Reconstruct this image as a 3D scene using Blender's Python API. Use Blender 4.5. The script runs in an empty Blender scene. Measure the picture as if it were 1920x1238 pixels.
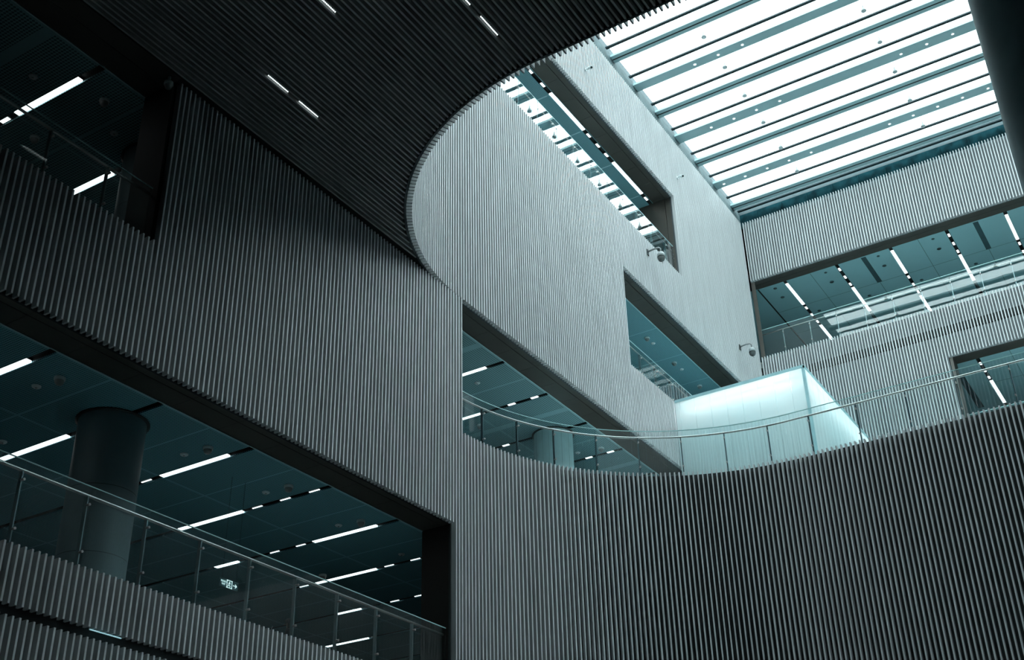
import bpy, bmesh, math, random
from mathutils import Vector, Matrix
random.seed(7)
S = bpy.context.scene
COL = S.collection
pi = math.pi

# ------------------------------------------------------------------ camera
cam = bpy.data.cameras.new('camera'); camo = bpy.data.objects.new('camera', cam); COL.objects.link(camo)
cam.sensor_fit = 'HORIZONTAL'; cam.sensor_width = 36.0; cam.lens = 2256.51841 * 36 / 1920
cam.clip_start = 0.05; cam.clip_end = 300
RW = Matrix(((0.5299034874588053, -0.8477398001884893, -0.023227680800629303),
             (-0.4119536402641882, -0.2812507026806213, 0.8667134708280128),
             (-0.7412803061272297, -0.44970576315857574, -0.4982652248851845)))
camo.matrix_world = Matrix.Translation((0, 0, 1.6)) @ RW.transposed().to_4x4()
S.camera = camo

# ------------------------------------------------------------------ world and view
w = bpy.data.worlds.new('world'); S.world = w; w.use_nodes = True
bg = w.node_tree.nodes['Background']
bg.inputs[0].default_value = (0.84, 0.975, 1.0, 1); bg.inputs[1].default_value = 6.9
vs = S.view_settings
vs.view_transform = 'Standard'; vs.look = 'None'; vs.exposure = 0.0; vs.gamma = 1.0; vs.use_curve_mapping = False
cy = S.cycles
cy.max_bounces = 9; cy.diffuse_bounces = 6; cy.glossy_bounces = 4; cy.transmission_bounces = 6; cy.transparent_max_bounces = 24
cy.caustics_reflective = False; cy.caustics_refractive = False; cy.sample_clamp_indirect = 6.0
try: cy.use_denoising = True
except Exception: pass

# ------------------------------------------------------------------ materials
def newmat(name):
    m = bpy.data.materials.new(name); m.use_nodes = True
    nt = m.node_tree; return m, nt, nt.nodes['Principled BSDF'], nt.nodes['Material Output']
def noise_col(nt, b, c, var=0.06, scale=3.0, stretch=(1, 1, 1)):
    tc = nt.nodes.new('ShaderNodeTexCoord'); mp = nt.nodes.new('ShaderNodeMapping'); mp.inputs['Scale'].default_value = stretch
    nz = nt.nodes.new('ShaderNodeTexNoise'); nz.inputs['Scale'].default_value = scale; nz.inputs['Detail'].default_value = 3
    cr = nt.nodes.new('ShaderNodeValToRGB')
    cr.color_ramp.elements[0].position = 0.3; cr.color_ramp.elements[1].position = 0.7
    cr.color_ramp.elements[0].color = tuple(x * (1 - var) for x in c) + (1,)
    cr.color_ramp.elements[1].color = tuple(min(1, x * (1 + var)) for x in c) + (1,)
    nt.links.new(tc.outputs['Object'], mp.inputs[0]); nt.links.new(mp.outputs[0], nz.inputs[0])
    nt.links.new(nz.outputs[0], cr.inputs[0]); nt.links.new(cr.outputs[0], b.inputs['Base Color'])
def solid(name, c, rough=0.5, metal=0.0, var=0.06, scale=3.0, spec=0.5, stretch=(1, 1, 1)):
    m, nt, b, o = newmat(name)
    noise_col(nt, b, c, var, scale, stretch)
    b.inputs['Roughness'].default_value = rough; b.inputs['Metallic'].default_value = metal
    b.inputs['Specular IOR Level'].default_value = spec
    return m
def emis(name, c, s):
    m, nt, b, o = newmat(name)
    b.inputs['Base Color'].default_value = (0.8, 0.8, 0.8, 1)
    b.inputs['Emission Color'].default_value = c + (1,); b.inputs['Emission Strength'].default_value = s
    return m
def M(nt, op, a, b=None, c=None):
    n = nt.nodes.new('ShaderNodeMath'); n.operation = op
    for i, v in enumerate((a, b, c)):
        if v is None: continue
        if isinstance(v, (int, float)): n.inputs[i].default_value = v
        else: nt.links.new(v, n.inputs[i])
    return n.outputs[0]
def perforated(name, light, dark, pitch=0.05, margins=()):
    """sheet metal ceiling with a fine grid of holes; margins: (axis, origin, period, halfwidth) strips without holes"""
    m, nt, b, o = newmat(name)
    tc = nt.nodes.new('ShaderNodeTexCoord'); sp = nt.nodes.new('ShaderNodeSeparateXYZ')
    nt.links.new(tc.outputs['Object'], sp.inputs[0])
    k = 2 * pi / pitch
    sx = M(nt, 'SINE', M(nt, 'MULTIPLY', sp.outputs[0], k)); sy = M(nt, 'SINE', M(nt, 'MULTIPLY', sp.outputs[1], k))
    hole = M(nt, 'GREATER_THAN', M(nt, 'ADD', sx, sy), 0.1)
    for ax, o0, per, hw in margins:
        d = M(nt, 'PINGPONG', M(nt, 'SUBTRACT', sp.outputs[ax], o0), per / 2)
        hole = M(nt, 'MULTIPLY', hole, M(nt, 'GREATER_THAN', d, hw))
    mx = nt.nodes.new('ShaderNodeMix'); mx.data_type = 'RGBA'
    mx.inputs[6].default_value = light + (1,); mx.inputs[7].default_value = dark + (1,)
    nt.links.new(hole, mx.inputs[0]); nt.links.new(mx.outputs[2], b.inputs['Base Color'])
    b.inputs['Roughness'].default_value = 0.55
    return m
def glassmat(name, tint, wav=0.0, rough=0.0, boost=1.0):
    m, nt, b, o = newmat(name); nt.nodes.remove(b)
    tr = nt.nodes.new('ShaderNodeBsdfTransparent'); tr.inputs[0].default_value = tint + (1,)
    gl = nt.nodes.new('ShaderNodeBsdfGlossy'); gl.inputs['Roughness'].default_value = rough
    geo = nt.nodes.new('ShaderNodeNewGeometry')
    ior = M(nt, 'ADD', M(nt, 'MULTIPLY', geo.outputs['Backfacing'], 1 / 1.5 - 1.5), 1.5)
    fr = nt.nodes.new('ShaderNodeFresnel'); nt.links.new(ior, fr.inputs['IOR'])
    mix = nt.nodes.new('ShaderNodeMixShader')
    nt.links.new(M(nt, 'MINIMUM', M(nt, 'MULTIPLY', fr.outputs[0], boost), 1.0), mix.inputs[0])
    nt.links.new(tr.outputs[0], mix.inputs[1]); nt.links.new(gl.outputs[0], mix.inputs[2])
    nt.links.new(mix.outputs[0], o.inputs[0])
    if wav:
        nz = nt.nodes.new('ShaderNodeTexNoise'); nz.inputs['Scale'].default_value = 1.3; nz.inputs['Detail'].default_value = 1
        tc = nt.nodes.new('ShaderNodeTexCoord'); nt.links.new(tc.outputs['Object'], nz.inputs[0])
        bp = nt.nodes.new('ShaderNodeBump'); bp.inputs['Strength'].default_value = 1.0; bp.inputs['Distance'].default_value = wav
        nt.links.new(nz.outputs[0], bp.inputs['Height']); nt.links.new(bp.outputs[0], gl.inputs['Normal'])
    return m
def frosted(name, c):
    m, nt, b, o = newmat(name); nt.nodes.remove(b)
    d = nt.nodes.new('ShaderNodeBsdfDiffuse'); d.inputs[0].default_value = c + (1,)
    t = nt.nodes.new('ShaderNodeBsdfTranslucent'); t.inputs[0].default_value = (0.90, 0.95, 0.95, 1)
    g = nt.nodes.new('ShaderNodeBsdfGlossy'); g.inputs['Roughness'].default_value = 0.25
    m1 = nt.nodes.new('ShaderNodeMixShader'); m1.inputs[0].default_value = 0.5
    m2 = nt.nodes.new('ShaderNodeMixShader'); m2.inputs[0].default_value = 0.05
    nt.links.new(d.outputs[0], m1.inputs[1]); nt.links.new(t.outputs[0], m1.inputs[2])
    nt.links.new(m1.outputs[0], m2.inputs[1]); nt.links.new(g.outputs[0], m2.inputs[2]); nt.links.new(m2.outputs[0], o.inputs[0])
    return m

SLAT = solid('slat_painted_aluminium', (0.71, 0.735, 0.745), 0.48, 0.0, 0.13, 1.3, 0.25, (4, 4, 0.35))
SLATS = solid('slat_side_shaded', (0.56, 0.58, 0.59), 0.6, 0.0, 0.05, 1.3, 0.2, (4, 4, 0.35))  # darker copy of the slat paint, shade of the slat sides put in
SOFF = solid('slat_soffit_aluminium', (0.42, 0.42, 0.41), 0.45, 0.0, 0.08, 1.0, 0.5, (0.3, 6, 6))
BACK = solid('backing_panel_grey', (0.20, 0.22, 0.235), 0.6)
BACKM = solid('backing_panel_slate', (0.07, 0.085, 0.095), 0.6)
SLATR = solid('slat_darkened_low_bounce', (0.09, 0.11, 0.12), 0.5)  # darkened so the unseen right wall bounces less light onto the left slats
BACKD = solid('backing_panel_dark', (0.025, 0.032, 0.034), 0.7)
BRONZE = solid('bronze_reveal_panel', (0.095, 0.088, 0.078), 0.38, 0.2, 0.06, 2.0)
TRIMW = solid('light_edge_trim', (0.60, 0.82, 0.85), 0.5)
BEAMM = solid('roof_beam_paint', (0.44, 0.62, 0.65), 0.5, 0, 0.03)
DARKST = solid('dark_steel', (0.03, 0.055, 0.065), 0.45)
FASCB = solid('fascia_steel_dark', (0.006, 0.032, 0.040), 0.9, 0, 0.5, 2.5, 0.05)
FASC = solid('fascia_steel', (0.075, 0.12, 0.13), 0.8, 0, 0.25, 2.5)
CONC = solid('column_concrete', (0.16, 0.23, 0.25), 0.55, 0, 0.10, 1.2)
COLLIFT = solid('column_lightened', (0.60, 0.84, 0.90), 0.6)  # base raised pale in place of ambient light missing on the column
FLOORM = solid('floor_stone', (0.07, 0.08, 0.08), 0.4)
FLOORL = solid('floor_pale_bounce', (0.50, 0.56, 0.56), 0.4)  # pale tone picked to bounce daylight up onto the ceilings
SHELL = solid('plaster_dark', (0.07, 0.10, 0.11), 0.8)
STEEL = solid('brushed_steel', (0.55, 0.53, 0.52), 0.28, 0.9)
POSTM = solid('post_steel', (0.30, 0.40, 0.42), 0.35, 0.6)
WHITEP = solid('white_plastic', (0.75, 0.82, 0.83), 0.4)
BLKP = solid('black_plastic', (0.02, 0.03, 0.03), 0.3)
CAMG = solid('camera_housing_grey', (0.42, 0.46, 0.47), 0.35)
CAMD = solid('camera_dome_smoked', (0.10, 0.11, 0.11), 0.15)
BRONZED = solid('bronze_jamb_shaded', (0.03, 0.028, 0.026), 0.6, 0.0, 0.06, 2.0, 0.2)  # darker copy of the bronze, jamb shade put into the colour
POSTD = solid('post_dark_teal', (0.07, 0.14, 0.16), 0.4, 0.3)
GREYP = solid('grey_plastic', (0.30, 0.31, 0.31), 0.3)
EDGE = solid('glass_edge_green', (0.50, 0.80, 0.80), 0.2)
GLASS = glassmat('balustrade_glass', (0.93, 0.975, 0.975), 0.0007, 0.0, 1.5)
ROOFG = glassmat('roof_glass', (0.97, 1.0, 1.0))
FROST = frosted('frosted_glass', (0.70, 0.77, 0.78))
FTRIM = solid('pale_teal_trim', (0.38, 0.62, 0.66), 0.3)
STRIP = emis('strip_diffuser', (0.93, 1.0, 1.0), 2.4)
LEDM = emis('led_lens', (0.85, 0.98, 1.0), 2.2)
TUBE = emis('lantern_tube', (1.0, 0.99, 0.98), 42.0)
CE1 = perforated('ceiling_perforated_dark', (0.27, 0.60, 0.68), (0.035, 0.15, 0.19), 0.05,
                 ((0, 14.96, 2.453, 0.03), (1, 18.53, 2.55, 0.03)))
CE2 = perforated('ceiling_perforated_teal', (0.30, 0.52, 0.56), (0.07, 0.16, 0.18), 0.07,
                 ((0, 24.60, 4.906, 0.13), (0, 27.06, 4.906, 0.035), (1, 18.53, 2.55, 0.03), (1, 15.93, 200, 0.03)))
CE3 = perforated('ceiling_perforated_deep_teal', (0.30, 0.56, 0.62), (0.065, 0.21, 0.26), 0.05,
                 ((0, 36.95, 2.453, 0.03), (1, 15.93, 200, 0.03)))
CE4 = solid('ceiling_smooth_teal', (0.36, 0.62, 0.67), 0.5, 0, 0.03, 0.6)
JOINT = solid('ceiling_joint_dark', (0.05, 0.11, 0.125), 0.6)
RAILDK = solid('blind_rail_black', (0.006, 0.03, 0.04), 0.5)
SLOTM = solid('slot_black', (0.012, 0.018, 0.02), 0.7)

# ------------------------------------------------------------------ helpers
class MB:
    """collects shapes, links them as ONE mesh object"""
    def __init__(s): s.bm = bmesh.new()
    def hexa(s, b, t, mi=0):
        vs_ = [s.bm.verts.new(p) for p in b] + [s.bm.verts.new(p) for p in t]
        for q in ((3, 2, 1, 0), (4, 5, 6, 7), (0, 1, 5, 4), (1, 2, 6, 5), (2, 3, 7, 6), (3, 0, 4, 7)):
            f = s.bm.faces.new([vs_[i] for i in q]); f.material_index = mi
    def slat(s, p, t, n, w, d, z0, z1, mf, ms):
        q = [(-w / 2, 0), (w / 2, 0), (w / 2, d), (-w / 2, d)]
        pts = [(p[0] + t[0] * a + n[0] * k, p[1] + t[1] * a + n[1] * k) for a, k in q]
        v = [s.bm.verts.new((x, y, z0)) for x, y in pts] + [s.bm.verts.new((x, y, z1)) for x, y in pts]
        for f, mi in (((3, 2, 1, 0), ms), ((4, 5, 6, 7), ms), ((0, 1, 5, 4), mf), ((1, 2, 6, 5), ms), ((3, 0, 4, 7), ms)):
            s.bm.faces.new([v[i] for i in f]).material_index = mi
    def box(s, x0, x1, y0, y1, z0, z1, mi=0):
        s.hexa([(x0, y0, z0), (x1, y0, z0), (x1, y1, z0), (x0, y1, z0)], [(x0, y0, z1), (x1, y0, z1), (x1, y1, z1), (x0, y1, z1)], mi)
    def obox(s, p, t, n, a0, a1, d0, d1, z0, z1, mi=0):
        """box in frame: p origin, t tangent range a, n normal range d"""
        q = [(a0, d0), (a1, d0), (a1, d1), (a0, d1)]
        pts = [(p[0] + t[0] * a + n[0] * d, p[1] + t[1] * a + n[1] * d) for a, d in q]
        s.hexa([(x, y, z0) for x, y in pts], [(x, y, z1) for x, y in pts], mi)
    def tube(s, pts, r, seg=8, mi=0, cap=True):
        pts = [Vector(p) for p in pts]; rs = r if isinstance(r, (list, tuple)) else [r] * len(pts)
        rings = []; up = Vector((0, 0, 1))
        for i, p in enumerate(pts):
            d = (pts[min(i + 1, len(pts) - 1)] - pts[max(i - 1, 0)]).normalized()
            a = d.cross(up) if abs(d.z) < 0.95 else d.cross(Vector((1, 0, 0)))
            a.normalize(); b = d.cross(a)
            rings.append([s.bm.verts.new(p + (a * math.cos(2 * pi * k / seg) + b * math.sin(2 * pi * k / seg)) * rs[i]) for k in range(seg)])
        for i in range(len(rings) - 1):
            for k in range(seg):
                f = s.bm.faces.new((rings[i][k], rings[i][(k + 1) % seg], rings[i + 1][(k + 1) % seg], rings[i + 1][k])); f.material_index = mi; f.smooth = True
        if cap:
            for rg in (rings[0], rings[-1]):
                try: f = s.bm.faces.new(rg); f.material_index = mi
                except Exception: pass
    def lathe(s, c, prof, seg=24, mi=0, smooth=True):
        """prof: list of (radius, z)"""
        rings = []
        for r, z in prof:
            if r < 1e-5: rings.append([s.bm.verts.new((c[0], c[1], c[2] + z))])
            else: rings.append([s.bm.verts.new((c[0] + r * math.cos(2 * pi * k / seg), c[1] + r * math.sin(2 * pi * k / seg), c[2] + z)) for k in range(seg)])
        for i in range(len(rings) - 1):
            A, B = rings[i], rings[i + 1]
            for k in range(seg):
                k2 = (k + 1) % seg
                if len(A) == 1 and len(B) == 1: break
                if len(A) == 1: f = s.bm.faces.new((A[0], B[k2], B[k]))
                elif len(B) == 1: f = s.bm.faces.new((A[k], A[k2], B[0]))
                else: f = s.bm.faces.new((A[k], A[k2], B[k2], B[k]))
                f.material_index = mi; f.smooth = smooth
    def poly(s, pts, z0, z1, mi=0):
        a = [s.bm.verts.new((x, y, z0)) for x, y in pts]; b = [s.bm.verts.new((x, y, z1)) for x, y in pts]
        for f in (s.bm.faces.new(a), s.bm.faces.new(b)): f.material_index = mi
        for i in range(len(pts)):
            f = s.bm.faces.new((a[i], a[(i + 1) % len(pts)], b[(i + 1) % len(pts)], b[i])); f.material_index = mi
    def build(s, name, mats, parent=None, recalc=True):
        if recalc: bmesh.ops.recalc_face_normals(s.bm, faces=s.bm.faces[:])
        me = bpy.data.meshes.new(name); s.bm.to_mesh(me); s.bm.free()
        for m in (mats if isinstance(mats, (list, tuple)) else [mats]): me.materials.append(m)
        o = bpy.data.objects.new(name, me); COL.objects.link(o)
        if parent: o.parent = parent
        return o
def thing(name, label, cat, loc=(0, 0, 0), rz=0.0, group=None):
    o = bpy.data.objects.new(name, None); COL.objects.link(o); o.location = loc; o.rotation_euler.z = rz; o.empty_display_size = 0.1
    o['label'] = label; o['category'] = cat
    if group: o['group'] = group
    return o
def tag(o, label, cat, group=None):
    o['label'] = label; o['category'] = cat
    if group: o['group'] = group
    return o
def struct(o, label=None):
    o['kind'] = 'structure'
    if label: o['label'] = label
    return o
def dup(root, loc, label=None, group=None, rz=None, scale=None):
    r = root.copy(); COL.objects.link(r); r.location = loc
    if rz is not None: r.rotation_euler.z = rz
    if scale is not None: r.scale = scale
    if label: r['label'] = label
    if group: r['group'] = group
    for ch in list(root.children):
        c = ch.copy(); COL.objects.link(c); c.parent = r
        for g in list(ch.children):
            d = g.copy(); COL.objects.link(d); d.parent = c
    return r

# ------------------------------------------------------------------ levels and plan
SILL = {1: 7.86, 2: 14.17, 3: 20.52, 4: 26.84}      # tops of the slatted parapets
LINT = {1: 11.71, 2: 18.00, 3: 24.43, 4: 30.74}     # undersides of the window heads
FLR = {1: 7.74, 2: 14.02, 3: 20.40, 4: 26.70}
TOP = 34.07
PITCH = 0.12265; SW = 0.036; SD = 0.135
CX, CY, RR = 22.1, 8.7, 6.3
XB = 45.85; XN = CX - RR; XF = CX + RR; YR = -12.0

def path_pts(segs):
    """segs: ('l', (x0,y0),(x1,y1)) or ('a', a0, a1, r) -> list of (point, tangent, left normal, s)"""
    out = []; s0 = 0.0; nxt = PITCH / 2
    for g in segs:
        if g[0] == 'l':
            a = Vector(g[1]); b = Vector(g[2]); L = (b - a).length; t = (b - a) / L
            while nxt < s0 + L:
                p = a + t * (nxt - s0); out.append(((p.x, p.y), (t.x, t.y), (-t.y, t.x))); nxt += PITCH
        else:
            a0, a1, r = g[1:]; L = abs(a1 - a0) * r
            while nxt < s0 + L:
                an = a0 + (a1 - a0) * (nxt - s0) / L
                t = (math.sin(an), -math.cos(an)); out.append(((CX + r * math.cos(an), CY + r * math.sin(an)), t, (-t[1], t[0]))); nxt += PITCH
        s0 += L
    return out
def slat_wall(name, segs, zfun, zback=None, slat=SLAT, back=BACK, w=SW, d=SD):
    """vertical slats in front of a backing panel; zfun(x, y) -> list of (z0, z1)"""
    m = MB()
    for p, t, n in path_pts(segs):
        for z0, z1 in zfun(*p):
            m.slat(p, t, n, w, d, z0, z1, 0, 3)
        for it in (zback or zfun)(*p):
            mi = it[2] if len(it) > 2 else 1
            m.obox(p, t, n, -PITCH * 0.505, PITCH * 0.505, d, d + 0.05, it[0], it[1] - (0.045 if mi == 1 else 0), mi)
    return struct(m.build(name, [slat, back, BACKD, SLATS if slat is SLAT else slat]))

# left wall, lower storeys (plane y = 15)
def z_left_low(x, y):
    if x < 12.22: return [(0.0, 6.82), (6.98, SILL[1]), (LINT[1], SILL[2])]
    if x < 21.95: return [(0.0, 6.82), (6.98, SILL[1]), (LINT[1], 17.995)]
    return [(0.0, 17.995)]
def z_left_low_back(x, y):
    r = [(a, b) for a, b in z_left_low(x, y)]
    if x < 21.95: r.append((6.775, 6.98, 2))
    return r
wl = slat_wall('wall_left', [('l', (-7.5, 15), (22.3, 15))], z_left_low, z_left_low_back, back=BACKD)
struct(wl, 'dark vertical slatted wall on the left under the soffit')
# curved lower parapet wall
def z_curve(x, y): return [(0.0, SILL[2])]
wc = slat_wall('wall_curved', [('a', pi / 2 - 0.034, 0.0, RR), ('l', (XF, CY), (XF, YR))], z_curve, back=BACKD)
struct(wc, 'tall curved slatted wall below the glass balustrade, lower right')
# upper void: near rim, corner, left upper wall
def z_up(x, y):
    z = [(18.0, TOP)]
    if y > 14.99:
        if x > 22.2 and x < 37.75 and x < 32.40: z = [(18.0, SILL[4]), (LINT[4], TOP)]
        elif 32.40 <= x < 37.75: z = [(18.0, SILL[3]), (LINT[3], SILL[4]), (LINT[4], TOP)]
        elif 37.75 <= x < 43.45: z = [(18.0, SILL[3]), (LINT[3], TOP)]
    return z
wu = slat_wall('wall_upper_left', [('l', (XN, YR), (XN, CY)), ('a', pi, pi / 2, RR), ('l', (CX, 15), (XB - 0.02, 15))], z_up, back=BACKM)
struct(wu, 'bright slatted wall rising from the curved soffit edge to the skylight')
m = MB(); m.box(22.35, 35.5, 15.135, 15.25, 13.7, 14.1); struct(m.build('trim_1', BACKD))
# back wall
DLINT = 30.82
def z_back(x, y):
    z = [(14.0, SILL[4]), (DLINT, TOP)]
    if y < 7.22: z = [(14.0, SILL[3]), (24.5, SILL[4]), (DLINT, TOP)]
    return z
def z_back_b(x, y):
    z = [(14.0, 25.58), (DLINT, TOP)] if y >= 7.22 else [(14.0, SILL[3]), (24.5, 25.58), (DLINT, TOP)]
    if y < 13.05: z += [(25.58, 25.94, 2), (25.94, SILL[4])]
    else: z = [(a, SILL[4] if b == 25.58 else b) for a, b in z]
    return z
wb = slat_wall('wall_back', [('l', (XB, 14.98), (XB, YR))], z_back, z_back_b)
struct(wb, 'slatted end wall under the skylight with one long and one short opening')
# right wall of the hall (outside the frame, mirrored in the glass)
def z_right(x, y): return [(0.0, TOP)] if x > XN else [(0.0, 17.99)]
wr = slat_wall('wall_right', [('l', (XB, YR), (-7.5, YR))], z_right, slat=SLATR, back=BACKD)

# ------------------------------------------------------------------ shell: unseen outer walls and roof, added to keep stray sky light out
def sbox(name, *b, mat=SHELL):
    m = MB(); m.box(*b); return struct(m.build(name, mat))
sbox('floor', -8, 58, -13, 28, -0.3, 0.0, mat=FLOORM)
sbox('wall_outer_near', -8.4, -8, -13, 28, 0, 35.2)
sbox('wall_outer_far', 58, 58.4, -13, 28, 0, 35.2)
sbox('wall_outer_left', -8, 58, 28, 28.4, 0, 35.2)
sbox('wall_outer_right', -8, 58, -13, -12.6, 0, 35.2)
m = MB()   # flat roof around the skylight
ZG = 34.62
m.box(-8, 58, 15.10, 28, 34.70, 35.1); m.box(-8, XN - 0.2, YR, 15.10, 34.70, 35.1); m.box(46.10, 58, -13, 15.10, 34.70, 35.1); m.box(XN - 0.2, 46.10, -13, YR, 34.70, 35.1)
struct(m.build('ceiling_roof', SHELL))
m = MB()   # steel fascia between slats and roof
m.box(XN - 0.3, 46.10, 15.10, 15.25, 33.9, 34.70, 1); m.box(46.10, 46.25, YR, 15.25, 33.9, 34.70)
y = 14.2
while y > YR:
    m.box(46.02, 46.10, y, y + 0.05, 34.0, 34.62); y -= 1.2265
struct(m.build('trim_2', [FASCB, FASC]), 'dark steel band between the slatted walls and the skylight')
# slab above the soffit
m = MB()
arc = [(CX + (RR + 0.2) * math.cos(a), CY + (RR + 0.2) * math.sin(a)) for a in [pi - i * (pi / 2) / 24 for i in range(25)]]
pl = [(XN - 0.2, YR)] + arc + [(22.3, 15.2), (-8, 15.2), (-8, -12.6), (XN - 0.2, -12.6)]
m.poly(pl, 18.14, 19.0, 0)
struct(m.build('ceiling_slab', BACKD))
# ------------------------------------------------------------------ slatted soffit
m = MB()
rin = RR + 0.20
y = 14.86; yl = -11.9
yy = y
while yy > yl:
    if yy > CY: xe = CX - math.sqrt(max(rin * rin - (yy - CY) ** 2, 0))
    else: xe = CX - rin
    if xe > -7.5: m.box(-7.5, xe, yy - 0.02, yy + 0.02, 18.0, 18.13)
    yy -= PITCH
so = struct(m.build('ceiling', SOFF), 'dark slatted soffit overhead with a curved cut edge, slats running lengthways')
# ------------------------------------------------------------------ openings: bronze reveals, slabs, ceilings
ntrim = [4]
def trim(m, mat=BRONZE, label=None):
    o = m.build('trim_%d' % ntrim[0], mat); ntrim[0] += 1; return struct(o, label)
def head_reveal(x0, x1, z, phase):
    m = MB(); d0, g0, g1, d1 = 15.136, 15.365, 15.385, 15.93
    xs = [x0]; x = phase
    while x < x1:
        if x > x0: xs.append(x)
        x += 2.453 / 2
    xs.append(x1)
    for a, b in zip(xs[:-1], xs[1:]):
        m.box(a + 0.003, b - 0.003, d0, g0, z + 0.01, z + 0.25); m.box(a + 0.003, b - 0.003, g1, d1, z + 0.01, z + 0.25)
    m.box(x0, x1, d0, d1, z + 0.06, z + 0.2)
    return m
trim(head_reveal(-7.5, 21.95, LINT[1], 0.4), label='bronze head panel over the lower left opening')
m = MB(); m.box(21.95, 22.02, 15.136, 15.95, FLR[1], LINT[1] + 0.05); trim(m, BRONZED, label='shade-darkened bronze jamb at the right end of the lower left opening')
m = MB()
m.box(-7.5, 12.2, 14.93, 15.37, 18.01, 18.2); m.box(-7.5, 12.2, 15.39, 15.93, 18.01, 18.2); trim(m)
m = MB(); m.box(12.2, 12.26, 15.136, 15.95, FLR[2], 18.0); trim(m, BACKD)  # upper left jamb in the dark backing tone, its shade painted in
trim(head_reveal(22.3, 36.2, LINT[2], 22.9), label='bronze head panel over the curved balcony opening')
trim(head_reveal(32.4, 43.45, LINT[3], 33.5), label='bronze head panel over the middle window opening')
trim(head_reveal(22.3, 37.75, LINT[4], 22.9), label='bronze head panel over the top window opening')
m = MB()
m.box(37.75, 37.9, 15.136, 15.40, SILL[4] - 0.1, LINT[4] + 0.05); m.box(37.75, 37.9, 15.42, 16.9, SILL[4] - 0.1, LINT[4] + 0.05)
trim(m, label='bronze jamb at the far end of the top window opening')
m = MB(); m.box(32.25, 32.4, 15.136, 15.95, FLR[3], LINT[3]); m.box(43.45, 43.6, 15.136, 15.95, FLR[3], LINT[3]); trim(m)
m = MB(); m.box(22.1, 22.3, 15.136, 15.95, FLR[4], LINT[4]); trim(m)
# back wall reveals
m = MB()
m.box(XB + 0.136, 46.35, YR, 14.98, DLINT + 0.01, DLINT + 0.25); m.box(46.37, 46.75, YR, 14.98, DLINT + 0.01, DLINT + 0.25)
m.box(XB + 0.136, 46.02, 14.80, 14.98, SILL[4], DLINT)
trim(m, label='black bronze head panel over the long opening in the end wall')
m = MB()
m.box(XB + 0.136, 46.73, YR, 7.22, 24.51, 24.7); m.box(XB + 0.136, 46.73, 7.10, 7.22, SILL[3] - 0.1, 24.51)
trim(m, label='black bronze frame round the short opening in the end wall')

# floors and ceilings of the storeys behind the walls
def slab(name, x0, x1, y0, y1, z0, z1, mat=FLOORM, label=None):
    return struct((lambda m: (m.box(x0, x1, y0, y1, z0, z1), m.build(name, mat))[1])(MB()), label)
slab('floor_1', -8, 58, 15.25, 28, FLR[1] - 0.3, FLR[1], FLOORL)
slab('floor_2', -8, 58, 15.25, 28, FLR[2] - 0.3, FLR[2], FLOORL)
slab('floor_3', 22, 58, 15.25, 28, FLR[3] - 0.3, FLR[3], FLOORL)
slab('floor_4', 22, 58, 15.25, 28, FLR[4] - 0.3, FLR[4], FLOORL)
m = MB()   # deck behind the curved wall
arcb = [(CX + (RR + 0.15) * math.cos(a), CY + (RR + 0.15) * math.sin(a)) for a in [pi / 2 - i * (pi / 2) / 24 for i in range(25)]]
m.poly(arcb + [(XF + 0.15, -12), (XB + 0.1, -12), (XB + 0.1, 15.3), (CX, 15.3)], FLR[2] - 0.3, FLR[2] - 0.002)
struct(m.build('floor_deck', FLOORL))
slab('floor_5', 46.03, 58, -12, 15.2, FLR[3] - 0.3, FLR[3], FLOORL)
slab('floor_6', 46.03, 58, -12, 15.2, FLR[4] - 0.3, FLR[4], FLOORL)
MOD = 2.453
def ceiling_sheet(name, x0, x1, y0, y1, z, mat, slots, axis=0, extra=None, label=None):
    """ceiling cut by open slots (black channels above); slots: centre positions along axis, width .16"""
    m = MB(); w = 0.16
    lo, hi = (x0, x1) if axis == 0 else (y0, y1)
    cuts = [lo]
    for s in sorted(slots):
        if lo < s - w / 2 and s + w / 2 < hi: cuts += [s - w / 2, s + w / 2]
    cuts.append(hi)
    for i in range(0, len(cuts), 2):
        a, b = cuts[i], cuts[i + 1]
        if axis == 0: m.box(a, b, y0, y1, z, z + 0.03)
        else: m.box(x0, x1, a, b, z, z + 0.03)
    for i in range(1, len(cuts) - 1, 2):
        a, b = cuts[i], cuts[i + 1]
        if axis == 0:
            m.box(a - 0.02, b + 0.02, y0, y1, z + 0.10, z + 0.13, 1); m.box(a - 0.02, a, y0, y1, z + 0.031, z + 0.10, 1); m.box(b, b + 0.02, y0, y1, z + 0.031, z + 0.10, 1)
        else:
            m.box(x0, x1, a - 0.02, b + 0.02, z + 0.10, z + 0.13, 1); m.box(x0, x1, a - 0.02, a, z + 0.031, z + 0.10, 1); m.box(x0, x1, b, b + 0.02, z + 0.031, z + 0.10, 1)
    if extra: extra(m)
    o = m.build(name, [mat, SLOTM, TRIMW, JOINT]); return struct(o, label)
SL1 = [16.13 + MOD * k for k in range(-9, 12)]
def ex1(m):
    m.box(-7.5, 21.95, 15.93, 15.955, LINT[1] - 0.004, LINT[1] + 0.02, 2)
ceiling_sheet('ceiling_1', -8, 45, 15.93, 28, LINT[1], CE1, SL1, 0, ex1, 'dark perforated metal ceiling in the lower left opening')
def ex2(m): m.box(-7.5, 36, 15.93, 15.96, LINT[2] - 0.004, LINT[2] + 0.02, 2)
SL2 = [25.83 + MOD * k for k in range(-13, 6)]
ceiling_sheet('ceiling_2', -8, 36, 15.93, 28, LINT[2], CE2, SL2, 0, ex2, 'teal perforated ceiling behind the curved balcony')
def ex3(m): m.box(32.4, 44, 15.93, 15.965, LINT[3] - 0.004, LINT[3] + 0.02, 2)
ceiling_sheet('ceiling_3', 30, 46, 15.93, 28, LINT[3], CE3, [], 0, ex3, 'deep teal ceiling in the middle window opening')
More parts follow.
